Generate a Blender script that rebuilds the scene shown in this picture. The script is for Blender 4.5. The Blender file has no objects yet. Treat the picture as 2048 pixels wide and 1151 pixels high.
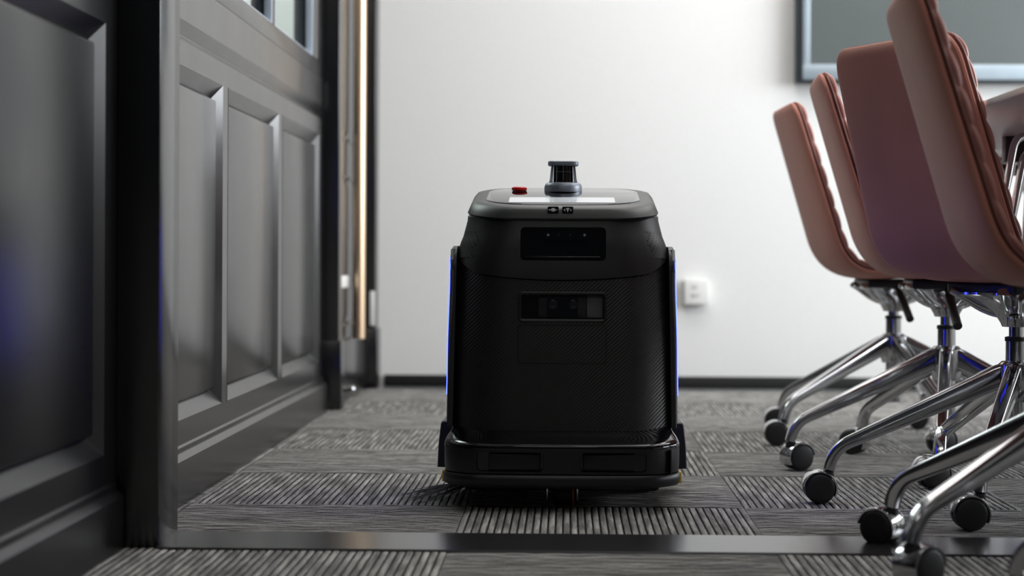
import bpy, bmesh, math, random
from mathutils import Vector, Matrix
random.seed(7)
S = bpy.context.scene
COL = S.collection
PI = math.pi
def R(a): return math.radians(a)

# ------------------------------------------------------------------ camera
EYE = 0.48
cam = bpy.data.cameras.new('camera')
cam.sensor_width = 36.0
cam.lens = 3800.0 / 2048.0 * 36.0
cam.shift_y = -60.5 / 2048.0
cam.clip_start = 0.05
cam.dof.use_dof = True
cam.dof.focus_distance = 3.72
cam.dof.aperture_fstop = 3.0
camo = bpy.data.objects.new('camera', cam)
COL.objects.link(camo)
camo.matrix_world = (Matrix.Translation((0, 0, EYE)) @ Matrix.Rotation(math.atan(110 / 3800.0), 4, 'Z')
                     @ Matrix.Rotation(R(90), 4, 'X') @ Matrix.Rotation(0.0045, 4, 'Z'))
S.camera = camo

# ------------------------------------------------------------------ world, lights, exposure
W = bpy.data.worlds.new('world')
S.world = W
W.use_nodes = True
W.node_tree.nodes['Background'].inputs[0].default_value = (0.75, 0.85, 1.0, 1)
W.node_tree.nodes['Background'].inputs[1].default_value = 0.035
S.view_settings.view_transform = 'Standard'
S.view_settings.look = 'None'
S.view_settings.exposure = 0.0
S.view_settings.gamma = 1.0
S.view_settings.use_curve_mapping = False

def area(name, loc, rot, sx, sy, power, color):
    l = bpy.data.lights.new(name, 'AREA')
    l.shape = 'RECTANGLE'
    l.size, l.size_y, l.energy, l.color = sx, sy, power, color
    o = bpy.data.objects.new(name, l)
    COL.objects.link(o)
    o.location, o.rotation_euler = loc, rot
    return o
# daylight entering by the window wall on the right, and the ceiling panels of the room
area('window_daylight', (3.32, 4.75, 1.42), (0, R(90), 0), 1.35, 3.7, 158, (0.92, 0.96, 1.0))
for lx, ly in ((0.3, 4.4), (1.8, 4.4), (0.3, 6.0), (1.8, 6.0)):
    area('ceiling_light', (lx, ly, 2.77), (0, 0, 0), 1.1, 0.9, 15.5, (1.0, 0.965, 0.925))
area('ceiling_light', (0.6, 2.2, 2.77), (0, 0, 0), 1.0, 0.6, 4, (1.0, 0.94, 0.87))
area('corridor_light', (-0.1, -0.2, 2.77), (0, 0, 0), 1.2, 0.5, 14, (1.0, 0.96, 0.92))
area('ceiling_light', (-1.8, 6.0, 2.77), (0, 0, 0), 1.6, 1.2, 60, (0.95, 1.0, 0.99))

# ------------------------------------------------------------------ materials
def mat(name, color, rough=0.5, metal=0.0, spec=0.5, coat=0.0, emit=None, strength=0.0):
    m = bpy.data.materials.new(name)
    m.use_nodes = True
    b = m.node_tree.nodes['Principled BSDF']
    b.inputs['Base Color'].default_value = (*color, 1)
    b.inputs['Roughness'].default_value = rough
    b.inputs['Metallic'].default_value = metal
    b.inputs['Specular IOR Level'].default_value = spec
    b.inputs['Coat Weight'].default_value = coat
    b.inputs['Coat Roughness'].default_value = 0.06
    if emit:
        b.inputs['Emission Color'].default_value = (*emit, 1)
        b.inputs['Emission Strength'].default_value = strength
    return m
def nd(m, t, **kw):
    n = m.node_tree.nodes.new(t)
    for k, v in kw.items(): setattr(n, k, v)
    return n
def lk(m, a, b): m.node_tree.links.new(a, b)
def bsdf(m): return m.node_tree.nodes['Principled BSDF']
def add_noise(m, scale, amount, bump=0.0, stretch=(1, 1, 1), rough_amt=0.0, detail=4.0, dist=0.001):
    """mottles colour, roughness and relief with an object-space noise"""
    b = bsdf(m)
    tc = nd(m, 'ShaderNodeTexCoord'); mp = nd(m, 'ShaderNodeMapping')
    mp.inputs['Scale'].default_value = stretch
    nz = nd(m, 'ShaderNodeTexNoise'); nz.inputs['Scale'].default_value = scale; nz.inputs['Detail'].default_value = detail
    lk(m, tc.outputs['Object'], mp.inputs['Vector']); lk(m, mp.outputs['Vector'], nz.inputs['Vector'])
    if amount:
        base = b.inputs['Base Color'].default_value[:3]
        r = nd(m, 'ShaderNodeValToRGB')
        r.color_ramp.elements[0].position, r.color_ramp.elements[1].position = 0.3, 0.7
        r.color_ramp.elements[0].color = (*[c * (1 - amount) for c in base], 1)
        r.color_ramp.elements[1].color = (*[min(1, c * (1 + amount)) for c in base], 1)
        lk(m, nz.outputs['Fac'], r.inputs['Fac']); lk(m, r.outputs['Color'], b.inputs['Base Color'])
    if rough_amt:
        mr = nd(m, 'ShaderNodeMapRange'); q = b.inputs['Roughness'].default_value
        mr.inputs['To Min'].default_value = max(0, q - rough_amt); mr.inputs['To Max'].default_value = q + rough_amt
        lk(m, nz.outputs['Fac'], mr.inputs['Value']); lk(m, mr.outputs['Result'], b.inputs['Roughness'])
    if bump:
        bp = nd(m, 'ShaderNodeBump'); bp.inputs['Strength'].default_value = bump; bp.inputs['Distance'].default_value = dist
        lk(m, nz.outputs['Fac'], bp.inputs['Height']); lk(m, bp.outputs['Normal'], b.inputs['Normal'])
    return m

M = {}
M['wall'] = add_noise(mat('white_wall_paint', (0.80, 0.80, 0.79), 0.85), 60, 0.012, 0.08)
M['ceiling'] = add_noise(mat('ceiling_paint', (0.78, 0.78, 0.77), 0.9), 40, 0.02, 0.05)
M['paint'] = add_noise(mat('charcoal_satin_paint', (0.006, 0.006, 0.0065), 0.22, spec=0.9), 9, 0.06, 0.03, rough_amt=0.03)
M['corridor_paint'] = add_noise(mat('corridor_matte_paint', (0.005, 0.005, 0.0055), 0.31, spec=0.35), 9, 0.06, 0.03, rough_amt=0.03)
M['base_dark'] = add_noise(mat('dark_baseboard', (0.016, 0.016, 0.016), 0.5), 20, 0.1, 0.03)
M['thresh'] = add_noise(mat('dark_brushed_strip', (0.022, 0.022, 0.023), 0.2, 0.0), 30, 0.15, 0.06, (1, 30, 1), 0.05)
M['bead'] = add_noise(mat('silver_blue_bead', (0.55, 0.62, 0.72), 0.35, 0.3), 20, 0.03)
M['brass'] = add_noise(mat('brushed_brass', (0.93, 0.69, 0.47), 0.38, 1.0), 50, 0.05, 0.05, (1, 1, 0.05), 0.05)
M['white_plastic'] = add_noise(mat('white_plastic', (0.84, 0.84, 0.82), 0.4), 30, 0.01)
M['slot'] = add_noise(mat('grey_socket_slot', (0.35, 0.35, 0.34), 0.6), 30, 0.05)
M['chrome'] = add_noise(mat('polished_aluminium', (0.56, 0.56, 0.575), 0.11, 1.0), 12, 0.03, 0.02, rough_amt=0.04)
M['leather'] = add_noise(mat('dusty_pink_leather', (0.52, 0.225, 0.175), 0.52, 0, 0.12), 6, 0.07, 0.0, rough_amt=0.05)
M['cushion'] = add_noise(mat('pink_leather_cushion', (0.50, 0.245, 0.21), 0.46, 0, 0.22), 7, 0.07, 0.0, rough_amt=0.05)
M['piping'] = add_noise(mat('leather_piping', (0.24, 0.10, 0.085), 0.45), 10, 0.06)
M['black_plastic'] = add_noise(mat('black_plastic', (0.012, 0.012, 0.013), 0.45), 30, 0.1, 0.05, rough_amt=0.05)
M['caster_black'] = add_noise(mat('caster_nylon', (0.012, 0.012, 0.013), 0.5), 40, 0.1, 0.05)
M['table_edge'] = add_noise(mat('table_edge_band', (0.62, 0.60, 0.55), 0.4), 20, 0.03)
M['table_under'] = add_noise(mat('table_board_grey', (0.42, 0.41, 0.42), 0.35), 6, 0.06, 0.02)
M['tv_black'] = add_noise(mat('screen_case', (0.035, 0.042, 0.05), 0.35), 20, 0.06)
M['tv_silver'] = add_noise(mat('screen_bezel', (0.40, 0.48, 0.54), 0.35, 0.35), 20, 0.03)
M['tv_screen'] = add_noise(mat('screen_glass', (0.11, 0.125, 0.125), 0.22, 0, 0.8), 3, 0.05)
M['shell'] = add_noise(mat('robot_matte_black', (0.013, 0.013, 0.0135), 0.42), 120, 0.05, 0.12, rough_amt=0.03, dist=0.0003)
M['lid'] = add_noise(mat('robot_lid_grey', (0.019, 0.0195, 0.020), 0.42), 140, 0.05, 0.12, rough_amt=0.03, dist=0.0003)
M['gloss'] = add_noise(mat('robot_gloss_black', (0.004, 0.004, 0.005), 0.045, 0, 0.6), 20, 0.1)
M['bumper'] = add_noise(mat('robot_bumper_black', (0.010, 0.010, 0.011), 0.38), 120, 0.05, 0.1, dist=0.0003)
M['glass_black'] = add_noise(mat('sensor_glass', (0.004, 0.004, 0.005), 0.08, 0, 0.5), 30, 0.1)
M['glass_grey'] = add_noise(mat('sensor_window_grey', (0.12, 0.122, 0.126), 0.3), 30, 0.05)
M['lens'] = add_noise(mat('camera_lens', (0.02, 0.02, 0.024), 0.15, 0, 0.5), 30, 0.1)
M['dot'] = add_noise(mat('sensor_dot', (0.32, 0.34, 0.34), 0.3), 30, 0.05)
M['lidar'] = add_noise(mat('lidar_blue_grey', (0.24, 0.27, 0.32), 0.35, 0.35), 60, 0.04, 0.04)
M['red'] = add_noise(mat('stop_button_red', (0.80, 0.016, 0.022), 0.3), 30, 0.04)
M['led'] = mat('blue_light_strip', (0.1, 0.2, 0.6), 0.4, emit=(0.022, 0.036, 1.0), strength=16)
M['display'] = mat('lit_touch_display', (0.1, 0.1, 0.1), 0.12, emit=(0.9, 0.93, 0.97), strength=0.40)
M['icon'] = mat('icon_white', (0.85, 0.85, 0.85), 0.5)
M['silver'] = add_noise(mat('silver_trim', (0.20, 0.21, 0.22), 0.35, 0.6), 30, 0.04)
M['wing'] = add_noise(mat('robot_wing_grey', (0.022, 0.023, 0.025), 0.45), 60, 0.05, 0.05)
M['yellow'] = add_noise(mat('yellow_tag', (0.75, 0.50, 0.03), 0.4), 30, 0.05)
M['orange'] = add_noise(mat('orange_ring', (0.65, 0.09, 0.02), 0.5), 30, 0.05)
M['bristle'] = add_noise(mat('grey_bristle', (0.22, 0.22, 0.23), 0.6), 40, 0.3)
# carbon weave of the robot's front
m = M['carbon'] = mat('carbon_weave', (0.011, 0.011, 0.012), 0.40, spec=0.6)
tc = nd(m, 'ShaderNodeTexCoord'); wv = nd(m, 'ShaderNodeTexWave'); wv.bands_direction = 'DIAGONAL'
mp = nd(m, 'ShaderNodeMapping'); mp.inputs['Rotation'].default_value = (0, R(10), 0); mp.inputs['Scale'].default_value = (1, 0.0, -0.75)
wv.inputs['Scale'].default_value = 95
lk(m, tc.outputs['Object'], mp.inputs['Vector']); lk(m, mp.outputs['Vector'], wv.inputs['Vector'])
bp = nd(m, 'ShaderNodeBump'); bp.inputs['Strength'].default_value = 0.55; bp.inputs['Distance'].default_value = 0.0008
lk(m, wv.outputs['Fac'], bp.inputs['Height']); lk(m, bp.outputs['Normal'], bsdf(m).inputs['Normal'])
rr = nd(m, 'ShaderNodeMapRange'); rr.inputs['To Min'].default_value = 0.006; rr.inputs['To Max'].default_value = 0.017
lk(m, wv.outputs['Fac'], rr.inputs['Value']); lk(m, rr.outputs['Result'], bsdf(m).inputs['Base Color'])
# speaker grille: dotted
m = M['grille'] = mat('speaker_dots', (0.013, 0.013, 0.0135), 0.42)
tc = nd(m, 'ShaderNodeTexCoord'); vo = nd(m, 'ShaderNodeTexVoronoi'); vo.inputs['Scale'].default_value = 150; vo.inputs['Randomness'].default_value = 0
mp = nd(m, 'ShaderNodeMapping'); mp.inputs['Scale'].default_value = (0.01, 1, 1); mp.inputs['Rotation'].default_value = (R(45), 0, 0)
lk(m, tc.outputs['Object'], mp.inputs['Vector']); lk(m, mp.outputs['Vector'], vo.inputs['Vector'])
cr = nd(m, 'ShaderNodeValToRGB'); cr.color_ramp.elements[0].position = 0.26; cr.color_ramp.elements[1].position = 0.34
cr.color_ramp.elements[0].color = (0.0008, 0.0008, 0.0008, 1); cr.color_ramp.elements[1].color = (0.0135, 0.0135, 0.014, 1)
lk(m, vo.outputs['Distance'], cr.inputs['Fac']); lk(m, cr.outputs['Color'], bsdf(m).inputs['Base Color'])
bp = nd(m, 'ShaderNodeBump'); bp.inputs['Strength'].default_value = 0.8; bp.inputs['Distance'].default_value = 0.001
lk(m, cr.outputs['Color'], bp.inputs['Height']); lk(m, bp.outputs['Normal'], bsdf(m).inputs['Normal'])
sp = nd(m, 'ShaderNodeMapRange'); sp.inputs['From Min'].default_value = 0.26; sp.inputs['From Max'].default_value = 0.34
sp.inputs['To Min'].default_value = 0.0; sp.inputs['To Max'].default_value = 0.5
lk(m, vo.outputs['Distance'], sp.inputs['Value']); lk(m, sp.outputs['Result'], bsdf(m).inputs['Specular IOR Level'])
# window glass
m = M['glass'] = bpy.data.materials.new('clear_glass'); m.use_nodes = True
nt = m.node_tree; nt.nodes.clear()
out = nd(m, 'ShaderNodeOutputMaterial'); mix = nd(m, 'ShaderNodeMixShader'); tr = nd(m, 'ShaderNodeBsdfTransparent'); gl = nd(m, 'ShaderNodeBsdfGlossy')
tr.inputs[0].default_value = (0.95, 0.99, 0.97, 1); gl.inputs['Roughness'].default_value = 0.02
mix.inputs[0].default_value = 0.08
lk(m, tr.outputs[0], mix.inputs[1]); lk(m, gl.outputs[0], mix.inputs[2]); lk(m, mix.outputs[0], out.inputs[0])
# carpet: ribs run along the tile's local y
m = M['carpet'] = mat('ribbed_carpet', (0.1, 0.1, 0.1), 0.95, spec=0.1)
b = bsdf(m)
tc = nd(m, 'ShaderNodeTexCoord'); oi = nd(m, 'ShaderNodeObjectInfo')
mul = nd(m, 'ShaderNodeVectorMath', operation='SCALE'); mul.inputs['Scale'].default_value = 37.0
lk(m, oi.outputs['Location'], mul.inputs[0])
addv = nd(m, 'ShaderNodeVectorMath', operation='ADD'); lk(m, tc.outputs['Object'], addv.inputs[0]); lk(m, mul.outputs[0], addv.inputs[1])
mp1 = nd(m, 'ShaderNodeMapping'); mp1.inputs['Scale'].default_value = (74.5, 6.5, 0); lk(m, addv.outputs[0], mp1.inputs['Vector'])
n1 = nd(m, 'ShaderNodeTexNoise'); n1.inputs['Scale'].default_value = 1.0; n1.inputs['Detail'].default_value = 2.5; lk(m, mp1.outputs[0], n1.inputs['Vector'])
n2 = nd(m, 'ShaderNodeTexNoise'); n2.inputs['Scale'].default_value = 420; n2.inputs['Detail'].default_value = 2; lk(m, tc.outputs['Object'], n2.inputs['Vector'])
ad = nd(m, 'ShaderNodeMath', operation='MULTIPLY_ADD'); ad.inputs[1].default_value = 0.4
lk(m, n2.outputs['Fac'], ad.inputs[0]); lk(m, n1.outputs['Fac'], ad.inputs[2])
cr = nd(m, 'ShaderNodeValToRGB'); e = cr.color_ramp.elements
e[0].position = 0.46; e[0].color = (0.105, 0.103, 0.100, 1)
e[1].position = 0.94; e[1].color = (0.56, 0.54, 0.51, 1)
k = e.new(0.70); k.color = (0.265, 0.258, 0.248, 1)
lk(m, ad.outputs[0], cr.inputs['Fac']); lk(m, cr.outputs['Color'], b.inputs['Base Color'])
bp = nd(m, 'ShaderNodeBump'); bp.inputs['Strength'].default_value = 0.9; bp.inputs['Distance'].default_value = 0.002
lk(m, n2.outputs['Fac'], bp.inputs['Height']); lk(m, bp.outputs['Normal'], b.inputs['Normal'])

M['groove_shade'] = add_noise(mat('carpet_groove_shade', (0.055, 0.053, 0.051), 0.95, spec=0.05), 300, 0.3)  # rib grooves darkened: the shade between ribs is put into their colour

# ------------------------------------------------------------------ helpers
CACHE = {}
def place(name, me, parent=None, loc=(0, 0, 0), rz=0.0):
    o = bpy.data.objects.new(name, me); COL.objects.link(o)
    if parent is not None: o.parent = parent
    o.location = loc
    o.rotation_euler = (0, 0, rz)
    return o
def to_mesh(name, verts, faces, material, smooth=True, angle=35):
    me = bpy.data.meshes.new(name)
    me.from_pydata([tuple(v) for v in verts], [], faces)
    bm = bmesh.new(); bm.from_mesh(me)
    bmesh.ops.recalc_face_normals(bm, faces=bm.faces)
    finish(bm, me, smooth, angle)
    me.materials.append(M[material])
    return me
def finish(bm, me, smooth=True, angle=35):
    for f in bm.faces: f.smooth = smooth
    if smooth:
        for ed in bm.edges:
            if len(ed.link_faces) == 2 and ed.calc_face_angle(0) > R(angle): ed.smooth = False
    bm.to_mesh(me); bm.free()
def bm_box(bm, x0, x1, y0, y1, z0, z1, bev=0.0, seg=2):
    vs = [bm.verts.new((x, y, z)) for x in (x0, x1) for y in (y0, y1) for z in (z0, z1)]
    fs = [bm.faces.new([vs[i] for i in q]) for q in ((0, 1, 3, 2), (4, 6, 7, 5), (0, 4, 5, 1), (2, 3, 7, 6), (0, 2, 6, 4), (1, 5, 7, 3))]
    bmesh.ops.recalc_face_normals(bm, faces=fs)
    if bev > 0:
        es = list({e for f in fs for e in f.edges})
        bmesh.ops.bevel(bm, geom=es, offset=bev, segments=seg, affect='EDGES', profile=0.5)
def boxes(name, lst, material, parent=None, bev=0.0, seg=2, loc=(0, 0, 0), rz=0.0):
    me = bpy.data.meshes.new(name); bm = bmesh.new()
    for bx in lst: bm_box(bm, *bx, bev, seg)
    finish(bm, me, bev > 0, 50)
    me.materials.append(M[material])
    return place(name, me, parent, loc, rz)
def box(name, x0, x1, y0, y1, z0, z1, material, parent=None, bev=0.0, seg=2):
    return boxes(name, [(x0, x1, y0, y1, z0, z1)], material, parent, bev, seg)
def loft(rings, cap=True, closed=True):
    n = len(rings[0]); vs = [p for r in rings for p in r]; fs = []
    for i in range(len(rings) - 1):
        for j in range(n if closed else n - 1):
            a, b2 = i * n + j, i * n + (j + 1) % n
            fs.append((a, b2, b2 + n, a + n))
    if cap:
        fs.append(tuple(range(n))[::-1]); fs.append(tuple((len(rings) - 1) * n + j for j in range(n)))
    return vs, fs
def lathe(profile, n=32, axis='Z', center=(0, 0, 0)):
    rings = []
    for r, h in profile:
        ring = []
        for k in range(n):
            c, s = r * math.cos(2 * PI * k / n), r * math.sin(2 * PI * k / n)
            p = {'Z': (c, s, h), 'Y': (c, h, s), 'X': (h, c, s)}[axis]
            ring.append((p[0] + center[0], p[1] + center[1], p[2] + center[2]))
        rings.append(ring)
    return loft(rings)
def merge(parts):
    V, F = [], []
    for v, f in parts:
        o = len(V); V += list(v); F += [tuple(i + o for i in q) for q in f]
    return V, F
def tube(pts, rad, n=12, section=None, up=Vector((0, 0, 1))):
    """sweep a round (or given half-width, half-height superellipse) section along points"""
    pts = [Vector(p) for p in pts]; rings = []
    for i, p in enumerate(pts):
        t = (pts[min(i + 1, len(pts) - 1)] - pts[max(i - 1, 0)]).normalized()
        u = up if abs(t.dot(up)) < 0.97 else (Vector((1, 0, 0)) if section is None else up)
        s = t.cross(u)
        if s.length < 1e-4: s = t.cross(Vector((0, 1, 0)))
        s.normalize(); w = s.cross(t).normalized()
        if section: a, b2, ex = section(i / (len(pts) - 1))
        else: a = b2 = rad(i / (len(pts) - 1)) if callable(rad) else rad; ex = 1.0
        ring = []
        for k in range(n):
            th = 2 * PI * k / n
            c, sn = math.cos(th), math.sin(th)
            ring.append(p + s * (a * math.copysign(abs(c) ** ex, c)) + w * (b2 * math.copysign(abs(sn) ** ex, sn)))
        rings.append(ring)
    return loft(rings)
def bez(p, n=12):
    """smooth polyline through control corners: list of (point, corner radius)"""
    P = [Vector(q[0]) for q in p]; out = [P[0]]
    for i in range(1, len(P) - 1):
        r = p[i][1]
        a = P[i] + (P[i - 1] - P[i]).normalized() * r; c = P[i] + (P[i + 1] - P[i]).normalized() * r
        for k in range(n + 1):
            t = k / n
            out.append(a * (1 - t) ** 2 + P[i] * (2 * t * (1 - t)) + c * t * t)
    out.append(P[-1]); return out
def rrect(x0, x1, y0, y1, r, n=6, z=0.0):
    pts = []
    for cx, cy, a0 in ((x1 - r, y1 - r, 0), (x0 + r, y1 - r, 90), (x0 + r, y0 + r, 180), (x1 - r, y0 + r, 270)):
        for k in range(n + 1):
            a = R(a0 + 90 * k / n); pts.append((cx + r * math.cos(a), cy + r * math.sin(a)))
    return pts
def part(name, vf, material, parent, angle=35, loc=(0, 0, 0), rz=0.0):
    return place(name, to_mesh(name, vf[0], vf[1], material, True, angle), parent, loc, rz)
def empty(name, loc, rz, label, cat, group=None):
    o = bpy.data.objects.new(name, None); COL.objects.link(o)
    o.empty_display_size = 0.1
    o.location = loc; o.rotation_euler = (0, 0, rz)
    o['label'] = label; o['category'] = cat
    if group: o['group'] = group
    return o
def structure(o, label, cat):
    o['kind'] = 'structure'; o['label'] = label; o['category'] = cat
    return o

# ------------------------------------------------------------------ floor of carpet tiles
fl = box('floor', -3.2, 3.4, 0.3, 7.4, -0.12, -0.010, 'base_dark')
structure(fl, 'grey carpet floor laid in square ribbed tiles turned checkerwise', 'floor')
TS = 0.537
def carpet_mesh(seed):
    rnd = random.Random(seed)
    ribs, ny, sub = 40, 26, 5
    FR = (0.0, 0.13, 0.36, 0.64, 0.87, 1.0)
    p = TS / ribs; verts = []; nx = ribs * sub + 1
    ph = [[rnd.uniform(-1, 1) for _ in range(ny + 1)] for _ in range(ribs + 1)]
    hh = [[rnd.uniform(0.75, 1.15) for _ in range(ny + 1)] for _ in range(ribs)]
    for j in range(ny + 1):
        y = -TS / 2 + TS * j / ny
        for i in range(nx):
            r = min(i // sub, ribs - 1); q = i - r * sub
            x = -TS / 2 + (r + FR[q]) * p
            if q == 0 or q == sub:
                z = -0.0075
                g = r if q == 0 else r + 1
                x += ph[g][j] * p * 0.17
            else:
                z = (-0.0006 if q in (1, sub - 1) else 0.0) + (hh[r][j] - 1.1) * 0.0035
            if i in (0, nx - 1): x = -TS / 2 if i == 0 else TS / 2
            if j in (0, ny): z = min(z, -0.0022)
            verts.append((x, y, z))
    faces = [(j * nx + i, j * nx + i + 1, (j + 1) * nx + i + 1, (j + 1) * nx + i) for j in range(ny) for i in range(nx - 1)]
    me = to_mesh('carpet_tile', verts, faces, 'carpet', True, 80)
    me.materials.append(M['groove_shade'])
    for k, pol in enumerate(me.polygons):
        if (k % (nx - 1)) % sub in (0, sub - 1): pol.material_index = 1  # groove faces take the painted shade colour
    return me
CM = [carpet_mesh(s) for s in (1, 2, 3)]
X0, Y0 = -0.193 + TS / 2, 3.685 - TS / 2
for iy in range(-5, 7):
    for ix in range(-2, 7):
        x, y = X0 + ix * TS, Y0 + iy * TS
        if x < -1.1 or y > 7.35: continue
        turn = (ix + iy) % 2
        place('carpet_tile', CM[(ix * 3 + iy * 5) % 3], fl, (x, y, 0.0), (R(90) if turn else 0) + (PI if (ix + 2 * iy) % 3 == 0 else 0))

# ------------------------------------------------------------------ white shell of the room
wb = box('wall_back', -3.2, 3.4, 7.07, 7.19, -0.01, 2.8, 'wall')
structure(wb, 'plain white painted wall at the end of the room', 'wall')
bb = box('baseboard_back', -0.678, 3.4, 7.056, 7.07, 0.0, 0.043, 'base_dark', bev=0.002)
structure(bb, 'low dark baseboard along the foot of the white wall', 'baseboard')
ce = box('ceiling', -3.2, 3.4, 0.3, 7.19, 2.8, 2.9, 'ceiling')
structure(ce, 'white ceiling over the meeting room', 'ceiling')
wr = boxes('wall_right', [(3.4, 3.5, 0.3, 7.19, -0.01, 0.7), (3.4, 3.5, 0.3, 7.19, 2.15, 2.9), (3.4, 3.5, 0.3, 2.85, 0.7, 2.15), (3.4, 3.5, 6.65, 7.19, 0.7, 2.15)], 'wall')
structure(wr, 'white wall on the right with a wide window', 'wall')
wl2 = box('wall_outer', -3.3, -3.2, 0.3, 7.19, -0.01, 2.9, 'wall')
structure(wl2, 'white wall of the next room beyond the left windows', 'wall')

# ------------------------------------------------------------------ panelled left partition
PX = -0.755                                    # face of the panelling
def panelled(owner, PX, openings, paint='paint', z_lo=0.1575, z_hi=0.8556):
    """stiles and rails around the openings, each opening with mitred moulding and sunk panel"""
    w, r = 0.032, 0.020
    for y0, y1 in openings:
        o4 = [(y0, z_lo), (y1, z_lo), (y1, z_hi), (y0, z_hi)]
        i4 = [(y0 + w, z_lo + w), (y1 - w, z_lo + w), (y1 - w, z_hi - w), (y0 + w, z_hi - w)]
        j4 = [(y0 + w + .004, z_lo + w + .004), (y1 - w - .004, z_lo + w + .004), (y1 - w - .004, z_hi - w - .004), (y0 + w + .004, z_hi - w - .004)]
        rings = [[(PX - 0.004, y, z) for y, z in o4], [(PX + 0.0006, y, z) for y, z in o4],
                 [(PX + 0.0006, y + (0.002 if y == y0 else -0.002), z + (0.002 if z == z_lo else -0.002)) for y, z in o4],
                 [(PX - r, y, z) for y, z in i4], [(PX - r - 0.003, y, z) for y, z in i4], [(PX - r - 0.003, y, z) for y, z in j4]]
        v, f = loft(rings, cap=False)
        place('panel_moulding', to_mesh('panel_moulding', v, f, paint, False), owner)
        box('wainscot_panel', PX - 0.05, PX - r + 0.0125, y0 + w + 0.004, y1 - w - 0.004, z_lo + w + 0.004, z_hi - w - 0.004, paint, owner, bev=0.006, seg=3)
def frame_boxes(PX, ya, yb, openings, z_lo=0.1575, z_hi=0.8556, top=0.902):
    L = [(-0.835, PX, ya, yb, 0.0, z_lo), (-0.835, PX, ya, yb, z_hi, top)]
    edges = [ya] + [e for o in openings for e in o] + [yb]
    for a, b2 in zip(edges[0::2], edges[1::2]):
        L.append((-0.835, PX, a, b2, z_lo, z_hi))
    return L
OPEN = [(3.40, 4.143), (4.207, 4.950), (5.016, 5.760)]
wl = boxes('wall_left', frame_boxes(PX, 3.20, 5.80, OPEN), 'paint')
structure(wl, 'charcoal panelled partition with three sunk panels beyond the door frame', 'wall')
panelled(wl, PX, OPEN)
def profile_strip(name, prof, ya, yb, material, parent=None, angle=14):
    v, f = loft([[(x, ya, z) for x, z in prof], [(x, yb, z) for x, z in prof]])
    return place(name, to_mesh(name, v, f, material, True, angle), parent)
def rail_profile(PX):
    top = [(PX + 0.002, 0.943), (PX + 0.002, 1.024)] + [(PX - 0.008 + 0.010 * math.cos(a), 1.024 + 0.009 * math.sin(a)) for a in [R(k * 22.5) for k in range(5)]]
    return [(-0.83, 0.901), (PX - 0.001, 0.901), (PX - 0.0085, 0.9145), (PX - 0.0085, 0.9165), (PX - 0.014, 0.9175)] + top + [(-0.83, 1.033)]
def rail(name, PX, ya, yb, parent=None, paint='paint'):
    pr = rail_profile(PX); ring = [[(x, ya, z) for x, z in pr]]
    for k in range(6):
        a = R(90 * k / 5); d = 0.03 * (1 - math.cos(a))
        ring.append([(x - d if x > -0.82 else x, yb - 0.03 + 0.03 * math.sin(a), z) for x, z in pr])
    v, f = loft(ring)
    return place(name, to_mesh(name, v, f, paint, True, 14), parent)
t1 = rail('trim_1', PX, 3.20, 5.83)
structure(t1, 'charcoal rail above the panels, rounded at its ends, under the windows', 'trim')
def skirting(name, PX, ya, yb, label, paint='paint'):
    pr = [(-0.80, 0.0), (PX + 0.016, 0.0), (PX + 0.016, 0.0855), (PX + 0.014, 0.0885), (PX + 0.006, 0.0965), (PX + 0.004, 0.0970), (PX + 0.0045, 0.1065), (PX + 0.001, 0.1105), (-0.80, 0.1105)]
    o = profile_strip(name, pr, ya, yb, paint)
    return structure(o, label, 'baseboard')
skirting('baseboard_left', PX, 3.20, 5.86, 'charcoal moulded baseboard under the three panels')
skirting('baseboard_corridor', -0.742, 0.3, 3.10, 'charcoal moulded baseboard in the dark foreground at far left', 'corridor_paint')
# windows over the rail
Z1, Z2 = 1.076, 2.3
win = boxes('window_1', [(-0.815, PX, 3.20, 5.80, 1.030, Z1), (-0.815, PX, 3.20, 5.80, Z2, 2.8)], 'paint', bev=0.0015)
structure(win, 'tall black framed windows in the partition above the panels', 'window')
spans = [(3.28, 4.03), (4.07, 4.84), (4.88, 5.615)]
prev = 3.20
for a, b2 in spans:
    box('mullion', -0.812, PX, prev, a, Z1, Z2, 'paint', win, bev=0.001); prev = b2
    boxes('glazing_bead', [(-0.7752, PX - 0.001, b2 - 0.012, b2 + 0.0005, Z1, Z2), (-0.7752, PX - 0.001, a - 0.0005, a + 0.012, Z1, Z2), (-0.7752, PX - 0.003, a, b2, Z1 - 0.0005, Z1 + 0.004)], 'bead', win, bev=0.0008)
    box('pane', -0.781, -0.777, a, b2, Z1, Z2, 'glass', win)
box('mullion', -0.812, PX, prev, 5.80, Z1, Z2, 'paint', win, bev=0.001)

# corridor side, left of the door frame
CX = -0.742
COP = [(0.62, 1.36), (1.43, 2.19), (2.27, 3.030)]
wc = boxes('wall_corridor', frame_boxes(CX, 0.3, 3.11, COP), 'corridor_paint')
structure(wc, 'near black panelled corridor wall in the left foreground', 'wall')
panelled(wc, CX, COP, 'corridor_paint')
rail('panel_rail', CX, 0.3, 3.112, wc, 'corridor_paint')
box('upper_board', -0.82, CX, 0.3, 3.112, 1.03, 2.8, 'corridor_paint', wc)
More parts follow.
